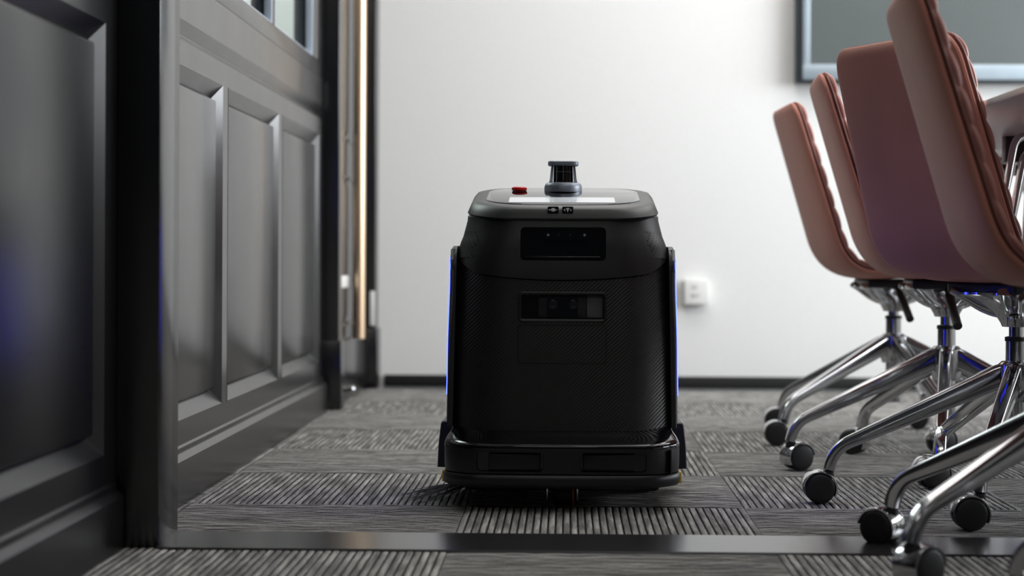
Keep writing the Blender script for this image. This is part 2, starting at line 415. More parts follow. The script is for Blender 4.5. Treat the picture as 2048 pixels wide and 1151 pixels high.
# door frame of the opening: jamb and threshold
dj = box('door_1', -0.835, -0.672, 3.115, 3.275, 0.0, 2.8, 'paint', bev=0.0025)
structure(dj, 'black door jamb standing between corridor and meeting room', 'door frame')
v = [(-0.672, 3.088, -0.009), (2.4, 3.088, -0.009), (2.4, 3.100, 0.003), (-0.672, 3.100, 0.003), (-0.672, 3.27, 0.006), (2.4, 3.27, 0.006), (-0.672, 3.277, -0.009), (2.4, 3.277, -0.009)]
f = [(0, 1, 2, 3), (3, 2, 5, 4), (4, 5, 7, 6), (0, 3, 4, 6), (1, 7, 5, 2), (0, 6, 7, 1)]
th = place('threshold_strip', to_mesh('threshold_strip', v, f, 'thresh', False), dj)
th['label'] = 'dark polished threshold strip crossing the carpet'
for zz in (0.875, 0.925, 1.02):
    box('hinge_leaf', -0.7545, -0.7515, 3.104, 3.116, zz, zz + 0.014, 'silver', dj)
# pilasters
def pilaster(name, x1, ya, yb, label):
    o = box(name, -0.84, x1 - 0.009, ya + 0.006, yb, 0.0, 2.8, 'paint', bev=0.003)
    structure(o, label, 'trim')
    box('plinth_block', -0.84, x1, ya, yb + 0.004, 0.0, 0.217, 'paint', o, bev=0.002)
    return o
pilaster('trim_2', -0.7066, 5.94, 6.02, 'black pilaster between the panels and the far door')
p2 = pilaster('trim_3', -0.694, 6.95, 7.068, 'black pilaster in the corner against the white wall')
cv = box('cable_cover', -0.722, -0.704, 6.944, 6.955, 0.229, 0.355, 'white_plastic', p2, bev=0.002)
cv['label'] = 'short white strip fixed to the pilaster'
box('stile_filler', -0.84, PX - 0.01, 5.80, 5.95, 0.0, 2.8, 'paint', wl)
# far door
dr = box('door_2', -0.80, -0.739, 6.02, 6.96, 0.012, 2.75, 'paint', bev=0.002)
structure(dr, 'charcoal door in the far left corner with a long brass pull', 'door')
def door_panel(y0, y1, z0, z1):
    t = 0.012
    boxes('door_moulding', [(-0.740, -0.734, y0, y1, z0, z0 + t), (-0.740, -0.734, y0, y1, z1 - t, z1), (-0.740, -0.734, y0, y0 + t, z0, z1), (-0.740, -0.734, y1 - t, y1, z0, z1)], 'paint', dr, bev=0.002)
    box('door_panel', -0.741, -0.7375, y0 + 0.03, y1 - 0.03, z0 + 0.03, z1 - 0.03, 'paint', dr, bev=0.0012)
door_panel(6.16, 6.86, 0.25, 0.75)
door_panel(6.16, 6.86, 0.865, 2.5)
boxes('kick_rail', [(-0.742, -0.728, 6.03, 6.95, 0.012, 0.205), ], 'paint', dr, bev=0.004)
hd = place('door_handle', to_mesh('door_handle', *tube([(-0.702, 6.40, 0.205), (-0.702, 6.40, 1.9)], 0.021, 24), 'brass', True), dr)
hd['label'] = 'long brass pull bar'
place('handle_post', to_mesh('handle_post', *merge([tube([(-0.742, 6.40, z), (-0.70, 6.40, z)], 0.010, 12) for z in (1.45, 1.8)]), 'brass'), hd)
lp = box('latch_plate', -0.740, -0.733, 6.18, 6.36, 0.378, 0.418, 'white_plastic', dr, bev=0.003)
lp['label'] = 'small white plate on the door'
st = place('door_stop', to_mesh('door_stop', *lathe([(0.001, 0.0), (0.010, 0.0), (0.010, 0.02), (0.014, 0.026), (0.014, 0.036), (0.008, 0.042), (0.001, 0.042)], 16, 'X', (-0.729, 6.16, 0.05)), 'chrome'), dr)
st['label'] = 'small chrome door stop near the floor'

# ------------------------------------------------------------------ socket on the wall
so = empty('wall_socket', (0.477, 7.07, 0.355), 0, 'small white surface-mounted power socket on the white wall', 'socket')
box('back_box', -0.046, 0.044, -0.032, 0.0, -0.044, 0.046, 'white_plastic', so, bev=0.005, seg=3)
fp = box('face_plate', -0.043, 0.048, -0.042, -0.031, -0.045, 0.047, 'white_plastic', so, bev=0.004, seg=3)
boxes('socket_slots', [(-0.016, -0.010, -0.0428, -0.040, 0.012, 0.026), (-0.004, 0.002, -0.0428, -0.040, 0.012, 0.026), (-0.010, -0.004, -0.0428, -0.040, -0.02, -0.006), (0.004, 0.009, -0.0428, -0.040, -0.018, -0.006), (-0.018, -0.013, -0.0428, -0.040, -0.018, -0.006)], 'slot', fp)

# ------------------------------------------------------------------ large wall screen
tv = empty('wall_screen', (0.836, 7.07, 1.125), 0, 'large flat display with silver bezel hung on the white wall', 'screen')
box('case', 0, 1.72, -0.075, -0.012, 0, 1.0, 'tv_black', tv, bev=0.006)
box('wall_bracket', 0.5, 1.2, -0.014, 0.0, 0.25, 0.75, 'black_plastic', tv)
bz = [(0.024, 1.70, -0.083, -0.073, 0.012, 0.068), (0.024, 1.70, -0.083, -0.073, 0.95, 0.988), (0.024, 0.050, -0.083, -0.073, 0.068, 0.95), (1.674, 1.70, -0.083, -0.073, 0.068, 0.95)]
boxes('bezel', bz, 'tv_silver', tv, bev=0.003)
box('screen_glass', 0.050, 1.674, -0.0785, -0.074, 0.068, 0.95, 'tv_screen', tv)

# ------------------------------------------------------------------ conference table
tb = empty('conference_table', (0, 0, 0), 0, 'long grey conference table with pale edge behind the pink chairs', 'table')
box('tabletop', 0.757, 2.15, 1.4, 5.42, 0.757, 0.768, 'table_under', tb, bev=0.002)
eb = boxes('edge_band', [(0.754, 0.757, 1.392, 5.424, 0.7565, 0.7685), (0.757, 2.15, 5.42, 5.424, 0.7565, 0.7685)], 'table_edge', tb, bev=0.001)
eb['label'] = 'pale edge band'
for y in (2.2, 4.30, 5.33):
    boxes('cross_beam', [(0.98, 2.0, y - 0.02, y + 0.02, 0.700, 0.757)] if y < 5 else [(0.98, 2.0, y - 0.015, y + 0.015, 0.722, 0.757)], 'black_plastic', tb, bev=0.002)
for x, y, dx in ((1.235, 5.2, 0.17), (1.9, 5.2, 0.1), (1.235, 2.2, 0.17), (1.9, 2.2, 0.1)):
    part('table_leg', tube([(x, y, 0.757), (x + dx, y, 0.0)], 0.017, 14), 'black_plastic', tb)

# ------------------------------------------------------------------ swivel chairs
def chair_path():
    a, b2, c = Vector((-0.312, 0.888)), Vector((-0.178, 0.432)), Vector((0.235, 0.446))
    pts = []
    t0 = b2 + (a - b2).normalized() * 0.115; t1 = b2 + (c - b2).normalized() * 0.105
    n = 60
    for k in range(n): pts.append(a.lerp(t0, k / n))
    for k in range(24):
        t = k / 24; pts.append(t0 * (1 - t) ** 2 + b2 * (2 * t * (1 - t)) + t1 * t * t)
    for k in range(41): pts.append(t1.lerp(c, k / 40))
    # arc-length resample helper
    L = [0.0]
    for p, q in zip(pts, pts[1:]): L.append(L[-1] + (q - p).length)
    def at(s):
        s = min(max(s, 0), L[-1])
        lo = 0
        while lo < len(L) - 2 and L[lo + 1] < s: lo += 1
        t = (s - L[lo]) / (L[lo + 1] - L[lo])
        tan = (pts[min(lo + 2, len(pts) - 1)] - pts[max(lo - 1, 0)]).normalized()
        return pts[lo].lerp(pts[lo + 1], t), tan
    return at, L[-1]
AT, LEN = chair_path()
def seat_width(s):
    q = s / LEN
    w = 0.385 + 0.06 * min(1, q / 0.45)
    if q > 0.85: w -= 0.03 * (q - 0.85) / 0.15
    e = min(s, LEN - s) / 0.055
    if e < 1: w *= 0.80 + 0.20 * math.sqrt(max(0, 1 - (1 - e) ** 2))
    return w
def swept(fn, samples, n=36, ex=0.55, wrap=0.009):
    rings = []
    for s in samples:
        p, t = AT(s); nn = Vector((-t.y, t.x))
        n0, n1, w = fn(s)
        ring = []
        for k in range(n):
            th = 2 * PI * k / n; c, sn = math.cos(th), math.sin(th)
            y = w / 2 * math.copysign(abs(c) ** ex, c)
            h = (n0 + n1) / 2 + (n1 - n0) / 2 * math.copysign(abs(sn) ** ex, sn) + wrap * abs(2 * y / 0.44) ** 3
            q = p + nn * h
            ring.append((q.x, y, q.y))
        rings.append(ring)
    return loft(rings)
def ends(s, r=0.022):
    e = min(s, LEN - s)
    return math.sqrt(max(0.0, 1 - (1 - min(1, e / r)) ** 2))
def samp(step):
    o = [0.0, 0.001, 0.003, 0.007, 0.012, 0.018, 0.026]; s = 0.034
    while s < LEN - 0.034: o.append(s); s += step
    return o + [LEN - x for x in reversed([0.0, 0.001, 0.003, 0.007, 0.012, 0.018, 0.026])]
def shell_fn(s):
    e = max(0.04, ends(s)); c = 0.0105
    return c - 0.0105 * e, c + 0.0105 * e, seat_width(s) * (0.97 + 0.03 * e)
CH = 0.058
def cush_fn(s):
    e = max(0.04, ends(s, 0.03)); bl = math.sqrt(abs(math.sin(PI * s / CH)))
    return 0.0190, 0.0190 + (0.0150 + 0.0050 * bl) * e, seat_width(s) * (0.965 + 0.025 * bl)
def get(key, fn):
    if key not in CACHE: CACHE[key] = fn()
    return CACHE[key]
def piping_vf(sg):
    pts = []
    for k in range(61):
        s = 0.012 + (LEN - 0.024) * k / 60
        p, t = AT(s); nn = Vector((-t.y, t.x)); y = sg * (seat_width(s) / 2 - 0.001); q = p + nn * (0.0200 + 0.009 * abs(2 * y / 0.44) ** 3)
        pts.append((q.x, y, q.y))
    return tube(pts, 0.0026, 8, up=Vector((0, 1, 0)))
def support_vf():
    n = 48; rings = []
    for r_, h in ((0.001, 0.350), (0.027, 0.350), (0.030, 0.357), (0.037, 0.368), (0.052, 0.381), (0.074, 0.394), (0.100, 0.406), (0.122, 0.4125), (0.122, 0.417), (0.001, 0.417)):
        ring = []
        for k in range(n):
            th = 2 * PI * k / n
            lob = 1 - 0.30 * (1 + math.cos(4 * th)) / 2 * min(1, max(0, (r_ - 0.03) / 0.07))
            ring.append((r_ * lob * math.cos(th), r_ * lob * math.sin(th), h))
        rings.append(ring)
    parts = [loft(rings)]
    for k in range(4):
        a = R(45 + 90 * k); c, s = math.cos(a), math.sin(a); far = 0.19 if c > 0 else 0.122
        pr = bez([((0.02, 0, 0.378), 0), ((0.060, 0, 0.386), 0.02), ((0.105, 0, 0.412), 0.02), ((far, 0, 0.419), 0)], 8)
        pts = [(p.x * c, p.x * s, p.z) for p in pr]
        parts.append(tube(pts, None, 20, section=lambda t: (0.016 + 0.006 * t, 0.014 - 0.007 * t, 0.55)))
    return merge(parts)
def sweep_plane_arm():
    """arm swept in its own vertical plane so the section never flips at the bend"""
    pr = bez([((0.008, 0, 0.2585), 0), ((0.030, 0, 0.254), 0.012), ((0.349, 0, 0.108), 0.034), ((0.360, 0, 0.066), 0)], 10)
    rings = []; n = 24
    L = [0.0]
    for p, q in zip(pr, pr[1:]): L.append(L[-1] + (q - p).length)
    for i, p in enumerate(pr):
        t = (pr[min(i + 1, len(pr) - 1)] - pr[max(i - 1, 0)]).normalized()
        w = Vector((-t.z, 0, t.x)); w = w if w.z > 0 or w.x > 0 else -w
        q = L[i] / L[-1]
        a = 0.0165 - 0.0050 * q; b2 = 0.0245 - 0.0130 * min(1, q * 1.15)
        ring = []
        for k in range(n):
            th = 2 * PI * k / n; c, sn = math.cos(th), math.sin(th)
            ring.append(p + Vector((0, 1, 0)) * (a * math.copysign(abs(c) ** 0.42, c)) + w * (b2 * math.copysign(abs(sn) ** 0.42, sn)))
        rings.append(ring)
    return loft(rings)
def hood_vf():
    parts = []
    cx, cz, n = 0.019, 0.030, 26
    rings = []
    for k in range(n + 1):
        a = R(-28 + 200 * k / n)           # from the trailing foot over the top to the stem side
        a = PI - a
        ring = []
        for rr_, yy in ((0.0312, -0.0235), (0.0336, -0.0235), (0.0345, -0.021), (0.0345, 0.021), (0.0336, 0.0235), (0.0312, 0.0235)):
            ring.append((cx + rr_ * math.cos(a), yy, cz + rr_ * math.sin(a)))
        rings.append(ring)
    parts.append(loft(rings))
    return merge(parts)
def wheel_vf(sg):
    y0, y1 = 0.004 * sg, 0.0255 * sg
    return lathe([(0.001, y0), (0.027, y0), (0.0295, y0 + 0.002 * sg), (0.0295, y1 - 0.004 * sg), (0.0275, y1 - 0.0012 * sg), (0.024, y1), (0.010, y1 + 0.0012 * sg), (0.001, y1 + 0.0016 * sg)], 36, 'Y', (0.019, 0, 0.030))
def armrest_vf(d, sg):
    w = 0.243 * sg; i = 0.205 * sg
    pr = bez([((0.125 + d, i, 0.466), 0), ((0.130 + d, w, 0.470), 0.022), ((0.192 + d * 0.8, w, 0.743 - d), 0.030), ((0.322 - d, w, 0.736 - d), 0.026), ((0.310 - d, w, 0.476), 0.022), ((0.302 - d, i * 0.2, 0.474), 0)], 8)
    return tube(pr, 0.0085, 14, up=Vector((0.02, 0.99, 0.1)))
def make_chair(loc, face, base_deg, trails, label, dz=0.0):
    t = empty('swivel_chair', loc, R(face), label, 'chair', 'pink swivel chairs along the table')
    z = (0, 0, dz)
    def add(name, fn, material, parent=t, **kw):
        me = get(name + material, lambda: to_mesh(name, *fn(), material, True, 40))
        return place(name, me, parent, **kw)
    add('back_shell', lambda: swept(shell_fn, samp(0.012)), 'leather', loc=z)
    add('cushion', lambda: swept(cush_fn, samp(0.0058)), 'cushion', loc=z)
    for sg in (-1, 1):
        place('piping', get('piping%d' % sg, lambda: to_mesh('piping', *piping_vf(sg), 'piping', True, 40)), t, z)
    me = get('seat_plate', lambda: None)
    if me is None:
        o = box('seat_plate', -0.088, 0.14, -0.105, 0.105, 0.4135, 0.436, 'black_plastic', t, bev=0.006); CACHE['seat_plate'] = o.data; o.location = z
    else: place('seat_plate', me, t, z)
    add('seat_support', support_vf, 'chrome', loc=z)
    add('gas_column', lambda: merge([lathe([(0.001, 0.29), (0.0145, 0.29), (0.0145, 0.36), (0.001, 0.36)], 28), lathe([(0.001, 0.10), (0.019, 0.10), (0.0205, 0.11), (0.0205, 0.326), (0.001, 0.326)], 32)]), 'chrome')
    add('column_collar', lambda: lathe([(0.0206, 0.322), (0.0220, 0.322), (0.0220, 0.330), (0.0150, 0.3315), (0.0147, 0.3315), (0.0147, 0.322)], 32), 'black_plastic')
    lv = add('height_lever', lambda: merge([tube(bez([((-0.012, -0.07, 0.414), 0), ((-0.012, -0.125, 0.408), 0.02), ((-0.006, -0.235, 0.336), 0)], 6), lambda q: 0.0055 + 0.0045 * min(1, max(0, (q - 0.35) * 3)), 14)]), 'black_plastic', loc=z)
    for sg in (-1, 1):
        a = place('armrest', get('armrest%d' % sg, lambda: to_mesh('armrest', *armrest_vf(0.0, sg), 'chrome', True, 40)), t, z)
        place('inner_tube', get('inner%d' % sg, lambda: to_mesh('inner_tube', *armrest_vf(0.030, sg), 'chrome', True, 40)), a)
    rz0 = R(base_deg - face)
    add('base_hub', lambda: lathe([(0.022, 0.205), (0.030, 0.205), (0.033, 0.215), (0.037, 0.250), (0.035, 0.276), (0.028, 0.283), (0.0208, 0.284), (0.0208, 0.205)], 36), 'chrome')
    for k in range(5):
        add('base_arm', sweep_plane_arm, 'chrome', rz=rz0 + k * 2 * PI / 5)
        a = rz0 + k * 2 * PI / 5
        tr = R(trails[k] - face)
        c = place('caster', get('stem', lambda: to_mesh('caster', *lathe([(0.001, 0.030), (0.006, 0.030), (0.006, 0.050), (0.0105, 0.052), (0.0105, 0.0635), (0.008, 0.066), (0.001, 0.066)], 20), 'black_plastic')), t, (0.360 * math.cos(a), 0.360 * math.sin(a), 0), tr)
        place('caster_hood', get('hood', lambda: to_mesh('caster_hood', *hood_vf(), 'chrome', True, 30)), c)
        for sg in (-1, 1):
            place('wheel', get('wheel%d' % sg, lambda: to_mesh('wheel', *wheel_vf(sg), 'caster_black', True, 40)), c)
    return t
make_chair((0.872, 5.10, 0), 2, 138, (180, 180, 200, 150, 170), 'pink leather swivel chair farthest from the camera, nearest the white wall', -0.008)
make_chair((0.868, 4.37, 0), -4, 113, (150, 24, 200, 170, 190), 'pink leather swivel chair second from the white wall, its back seen edge-on', 0.0)
make_chair((0.876, 3.73, 0), 25.5, 103, (195, 180, 180, 200, 170), 'pink leather swivel chair turned to show its broad purplish back', 0.0)
make_chair((0.815, 2.97, 0), -4, 138, (143, 37, 200, 170, 190), 'large foreground pink swivel chair whose back is cut off at the top', 0.0)
make_chair((0.905, 2.34, 0), 0, 150, (10, 40, 200, 170, 190), 'swivel chair almost out of frame, only a chrome foot in the lower right corner', 0.0)

# ------------------------------------------------------------------ cleaning robot
RB = empty('cleaning_robot', (-0.0085, 3.58, 0), 0, 'black upright floor-cleaning robot with a lidar on top standing on the carpet', 'robot')
def interp(tab, z):
    if z <= tab[0][0]: return tab[0][1]
    for (a, va), (b2, vb) in zip(tab, tab[1:]):
        if z <= b2:
            t = (z - a) / (b2 - a); t = t * t * (3 - 2 * t) * 0.5 + t * 0.5
            return va + (vb - va) * t
    return tab[-1][1]
HW = [(0.10, 0.2165), (0.143, 0.2165), (0.30, 0.2145), (0.44, 0.2105), (0.475, 0.2080), (0.50, 0.2010), (0.53, 0.1905), (0.557, 0.1845)]
YF = [(0.10, 0.060), (0.143, 0.062), (0.30, 0.066), (0.44, 0.072), (0.50, 0.078), (0.557, 0.088)]
YB = [(0.10, 0.50), (0.44, 0.49), (0.50, 0.47), (0.557, 0.445)]
NC, NF = 12, 22
def outline(hw, yf, yb, rf=0.075, rb=0.07, bulge=0.010):
    """plan outline, start mid-back going round; front edge (low y) faces the camera and bows out slightly"""
    pts = []
    for k in range(NF + 1): pts.append((hw - rf - (2 * (hw - rf)) * k / NF, yf))            # front, right to left
    for k in range(1, NC + 1):
        a = R(270 - 90 * k / NC); pts.append((-hw + rf + rf * math.cos(a), yf + rf + rf * math.sin(a)))
    for k in range(1, 9): pts.append((-hw, yf + rf + (yb - rb - yf - rf) * k / 8))
    for k in range(1, NC + 1):
        a = R(180 - 90 * k / NC); pts.append((-hw + rb + rb * math.cos(a), yb - rb + rb * math.sin(a)))
    for k in range(1, 9): pts.append((-hw + rb + 2 * (hw - rb) * k / 8, yb))
    for k in range(1, NC + 1):
        a = R(90 - 90 * k / NC); pts.append((hw - rb + rb * math.cos(a), yb - rb + rb * math.sin(a)))
    for k in range(1, 9): pts.append((hw, yb - rb - (yb - rb - yf - rf) * k / 8))
    for k in range(1, NC): 
        a = R(0 - 90 * k / NC); pts.append((hw - rf + rf * math.cos(a), yf + rf + rf * math.sin(a)))
    return [(x, y - bulge * (1 - (x / hw) ** 2) * max(0, 1 - (y - yf) / rf)) for x, y in pts]
def seam(x, y):
    """height of the line where head meets body: low in the middle of the front, rising round the corners"""
    u = abs(x) / 0.205
    z = 0.438 + 0.010 * min(1, u / 0.75) ** 2
    if u > 0.75: z += 0.030 * ((min(u, 1.02) - 0.75) / 0.27) ** 1.6
    if y > 0.12: z += min(0.02, (y - 0.12) * 0.25)
    return z
def body_rings(lo, hi, ts, out=0.0, rf=0.105):
    rings = []
    for t in ts:
        ref = outline(interp(HW, 0.3), interp(YF, 0.3), interp(YB, 0.3), rf); ring = []
        for i, (x, y) in enumerate(ref):
            a = lo(x, y); b2 = hi(x, y); z = a + (b2 - a) * t
            o2 = outline(interp(HW, z) + out, interp(YF, z) - out, interp(YB, z) + out, rf)
            ring.append((o2[i][0], o2[i][1], z))
        rings.append(ring)
    return rings
def cut(o, cutters):
    """carve rounded recesses out of a mesh and keep the result as plain mesh data"""
    tmp = []
    for c in cutters:
        co = place('cutter', c); tmp.append(co)
        mo = o.modifiers.new('b', 'BOOLEAN'); mo.object = co; mo.operation = 'DIFFERENCE'; mo.solver = 'EXACT'
        co.parent = o.parent
    bpy.context.view_layer.update()
    dg = bpy.context.evaluated_depsgraph_get()
    me = bpy.data.meshes.new_from_object(o.evaluated_get(dg))
    o.modifiers.clear(); o.data = me
    bm = bmesh.new(); bm.from_mesh(me); finish(bm, me, True, 32)
    for c in tmp: bpy.data.objects.remove(c)
def rbox(x0, x1, z0, z1, y0, y1, r, material, name='b', n=6, taper=0.0):
    """rounded rectangle in x-z, extruded along y"""
    pts = rrect(x0, x1, z0, z1, r, n); cx, cz = (x0 + x1) / 2, (z0 + z1) / 2
    A = [(x, y0, z) for x, z in pts]
    B = [(x - math.copysign(taper, x - cx), y1, z - math.copysign(taper, z - cz)) for x, z in pts]
    return to_mesh(name, *loft([A, B]), material, True, 30)
def frame_ring(x0, x1, z0, z1, y0, y1, r, t, material, name):
    o4 = rrect(x0, x1, z0, z1, r); i4 = rrect(x0 + t, x1 - t, z0 + t, z1 - t, max(0.001, r - t))
    mid = rrect(x0 + t * 0.4, x1 - t * 0.4, z0 + t * 0.4, z1 - t * 0.4, max(0.001, r - t * 0.4))
    rings = [[(x, y1, z) for x, z in o4], [(x, y0 + 0.0008, z) for x, z in o4], [(x, y0, z) for x, z in mid], [(x, y0 + 0.0012, z) for x, z in i4], [(x, y1, z) for x, z in i4]]
    rings.append(rings[0])
    return to_mesh(name, *loft(rings, cap=False), material, True, 30)

body = part('front_body', loft(body_rings(lambda x, y: 0.136, lambda x, y: seam(x, y) - 0.0025, [k / 10 for k in range(11)])), 'carbon', RB, 40)
head = part('upper_shell', loft(body_rings(lambda x, y: seam(x, y), lambda x, y: 0.557 + 0.06 * (y - 0.09), [0, 0.012, 0.04, 0.15, 0.3, 0.45, 0.6, 0.75, 0.88, 1.0], out=0.004)), 'shell', RB, 40)
cut(head, [rbox(-0.081, 0.083, 0.475, 0.539, 0.0, 0.115, 0.008, 'shell')])
cut(body, [rbox(-0.083, 0.083, 0.359, 0.414, 0.0, 0.085, 0.007, 'carbon')])
# upper sensor bay
sb = place('sensor_bay', rbox(-0.0806, 0.0826, 0.4754, 0.5386, 0.086, 0.114, 0.008, 'glass_black', 'sensor_bay'), RB)
place('sensor_bar', rbox(-0.036, 0.056, 0.516, 0.533, 0.079, 0.0875, 0.006, 'gloss', 'sensor_bar'), sb)
for x in (-0.028, 0.042):
    place('sensor_dot', to_mesh('sensor_dot', *lathe([(0.0002, 0.0775), (0.0022, 0.078), (0.003, 0.0795)], 14, 'Y', (x, 0, 0.524)), 'dot'), sb)
for x in (-0.008, 0.014):
    place('small_lens', to_mesh('small_lens', *lathe([(0.0002, 0.0775), (0.0025, 0.078), (0.0038, 0.0795)], 14, 'Y', (x, 0, 0.524)), 'lens'), sb)
boxes('lower_ledge', [(-0.074, 0.073, 0.074, 0.090, 0.4785, 0.4835)], 'gloss', sb, bev=0.0015)
# lower camera window
fw = place('camera_window', rbox(-0.0825, 0.0825, 0.3595, 0.4135, 0.0715, 0.084, 0.007, 'glass_black', 'camera_window'), RB)
place('window_frame', frame_ring(-0.0845, 0.0845, 0.3575, 0.4155, 0.0565, 0.075, 0.008, 0.0055, 'shell', 'window_frame'), fw)
for x0, x1, mm in ((-0.046, 0.046, 'lid'), (0.047, 0.0775, 'glass_grey')):
    box('window_pane', x0, x1, 0.0690, 0.0718, 0.3655, 0.4085, mm, fw, bev=0.0006)
cmod = place('camera_module', rbox(-0.029, 0.030, 0.3665, 0.4055, 0.0635, 0.070, 0.004, 'gloss', 'camera_module'), fw)
for x in (-0.018, 0.021):
    place('lens', to_mesh('lens', *lathe([(0.0002, 0.0628), (0.004, 0.0629), (0.0075, 0.0632), (0.009, 0.0637)], 24, 'Y', (x, 0, 0.391)), 'lens'), cmod)
# faint access hatch below the window: thin seam
hx0, hx1, hz0, hz1 = -0.085, 0.085, 0.278, 0.352
def yfront(x, z):
    hw, yf = interp(HW, z), interp(YF, z)
    return yf - 0.010 * (1 - (x / hw) ** 2)
hp = rrect(hx0, hx1, hz0, hz1, 0.008, 5); hp2 = []
pts = []
for a, b2 in zip(hp, hp[1:] + hp[:1]):
    k = max(1, int(math.hypot(b2[0] - a[0], b2[1] - a[1]) / 0.01))
    pts += [(a[0] + (b2[0] - a[0]) * i / k, a[1] + (b2[1] - a[1]) * i / k) for i in range(k)]
ring0 = [(x, yfront(x, z) - 0.0007, z) for x, z in pts]; cxh, czh = 0.0, (hz0 + hz1) / 2
ring1 = [(x * 0.986, yfront(x, z) - 0.0007, czh + (z - czh) * 0.97) for x, z in pts]
ringm = [(x * 0.993, yfront(x, z) + 0.0008, czh + (z - czh) * 0.985) for x, z in pts]
part('hatch_seam', loft([ring0, ringm, ring1], cap=False), 'gloss', RB)
# lid
TILT = 0.140
def lid_ring(hw, yf, yb, z, rf=0.085, rb=0.085):
    return [(x, y, z + TILT * (y - 0.09)) for x, y in outline(hw, yf, yb, rf, rb, 0.012)]
lid = part('lid', loft([lid_ring(0.176, 0.10, 0.43, 0.552), lid_ring(0.1855, 0.082, 0.446, 0.5555), lid_ring(0.1875, 0.080, 0.448, 0.559), lid_ring(0.184, 0.083, 0.445, 0.5675),
                        lid_ring(0.1795, 0.087, 0.441, 0.5735), lid_ring(0.176, 0.091, 0.437, 0.5775), lid_ring(0.170, 0.098, 0.430, 0.5795), lid_ring(0.160, 0.108, 0.420, 0.5802)]), 'lid', RB, 50)
def ztop(y): return 0.5804 + TILT * (y - 0.09)
tp = part('top_panel', loft([[(x, y, z - 0.0005) for x, y, z in lid_ring(0.152, 0.122, 0.405, 0.5804, 0.075, 0.075)], [(x, y, z + 0.001) for x, y, z in lid_ring(0.152, 0.122, 0.405, 0.5804, 0.075, 0.075)],
                             [(x, y, z + 0.0018) for x, y, z in lid_ring(0.149, 0.125, 0.402, 0.5804, 0.072, 0.072)]]), 'gloss', lid)
def top_plate(name, x0, x1, y0, y1, material, parent, lift, r=0.004):
    ps = rrect(x0, x1, y0, y1, r)
    return place(name, to_mesh(name, *loft([[(x, y, ztop(y) + lift - 0.0006) for x, y in ps], [(x, y, ztop(y) + lift) for x, y in ps]]), material, False), parent)
dp = top_plate('display', -0.106, 0.102, 0.128, 0.218, 'display', lid, 0.0028)
dp['label'] = 'lit pale touch display'
# lidar
YL = 0.352; ZL = ztop(YL) + 0.0016
ring = [(r_, h) for r_, h in ((0.0390, -0.003), (0.0390, 0.008), (0.0365, 0.0145), (0.034, 0.016), (0.001, 0.016))]
ld = place('lidar', to_mesh('lidar', *lathe(ring, 40, 'Z', (0, YL, ZL)), 'lidar', True, 50), RB)
core = place('sensor_core', to_mesh('sensor_core', *lathe([(0.001, 0.017), (0.0205, 0.017), (0.0195, 0.0525), (0.001, 0.0525)], 32, 'Z', (0, YL, ZL)), 'gloss'), ld)
boxes('core_fin', [(-0.0008, 0.0008, YL - 0.0228, YL, ZL + 0.02, ZL + 0.052), (-0.016, 0.016, YL - 0.0222, YL, ZL + 0.038, ZL + 0.0392)], 'glass_grey', ld)
for sg in (-1, 1):
    v, f = loft([[(sg * xo, YL + yy, ZL + zz) for xo, yy in ((a, -w), (b2, -w), (b2, w), (a, w))] for zz, a, b2, w in ((0.0145, 0.0215, 0.0300, 0.016), (0.022, 0.0215, 0.0278, 0.013), (0.052, 0.0198, 0.0246, 0.012))])
    place('post', to_mesh('post', v, f, 'lidar', True, 30), ld)
cp = rrect(-0.0315, 0.0315, YL - 0.026, YL + 0.026, 0.014, 8); ci = rrect(-0.029, 0.029, YL - 0.0235, YL + 0.0235, 0.012, 8)
place('cap', to_mesh('cap', *loft([[(x, y, ZL + 0.051) for x, y in ci], [(x, y, ZL + 0.053) for x, y in cp], [(x, y, ZL + 0.0595) for x, y in cp], [(x, y, ZL + 0.0610) for x, y in ci]]), 'lidar', True, 30), ld)
# stop button
xb, yb_ = -0.0905, 0.345
bt = place('stop_button', to_mesh('stop_button', *lathe([(0.001, -0.002), (0.011, -0.002), (0.011, 0.003), (0.0155, 0.0035), (0.016, 0.006), (0.0155, 0.009), (0.012, 0.0108), (0.001, 0.0112)], 32, 'Z', (xb, yb_, ztop(yb_) - 0.0005)), 'red', True, 50), RB)
bt['label'] = 'round red emergency stop button'
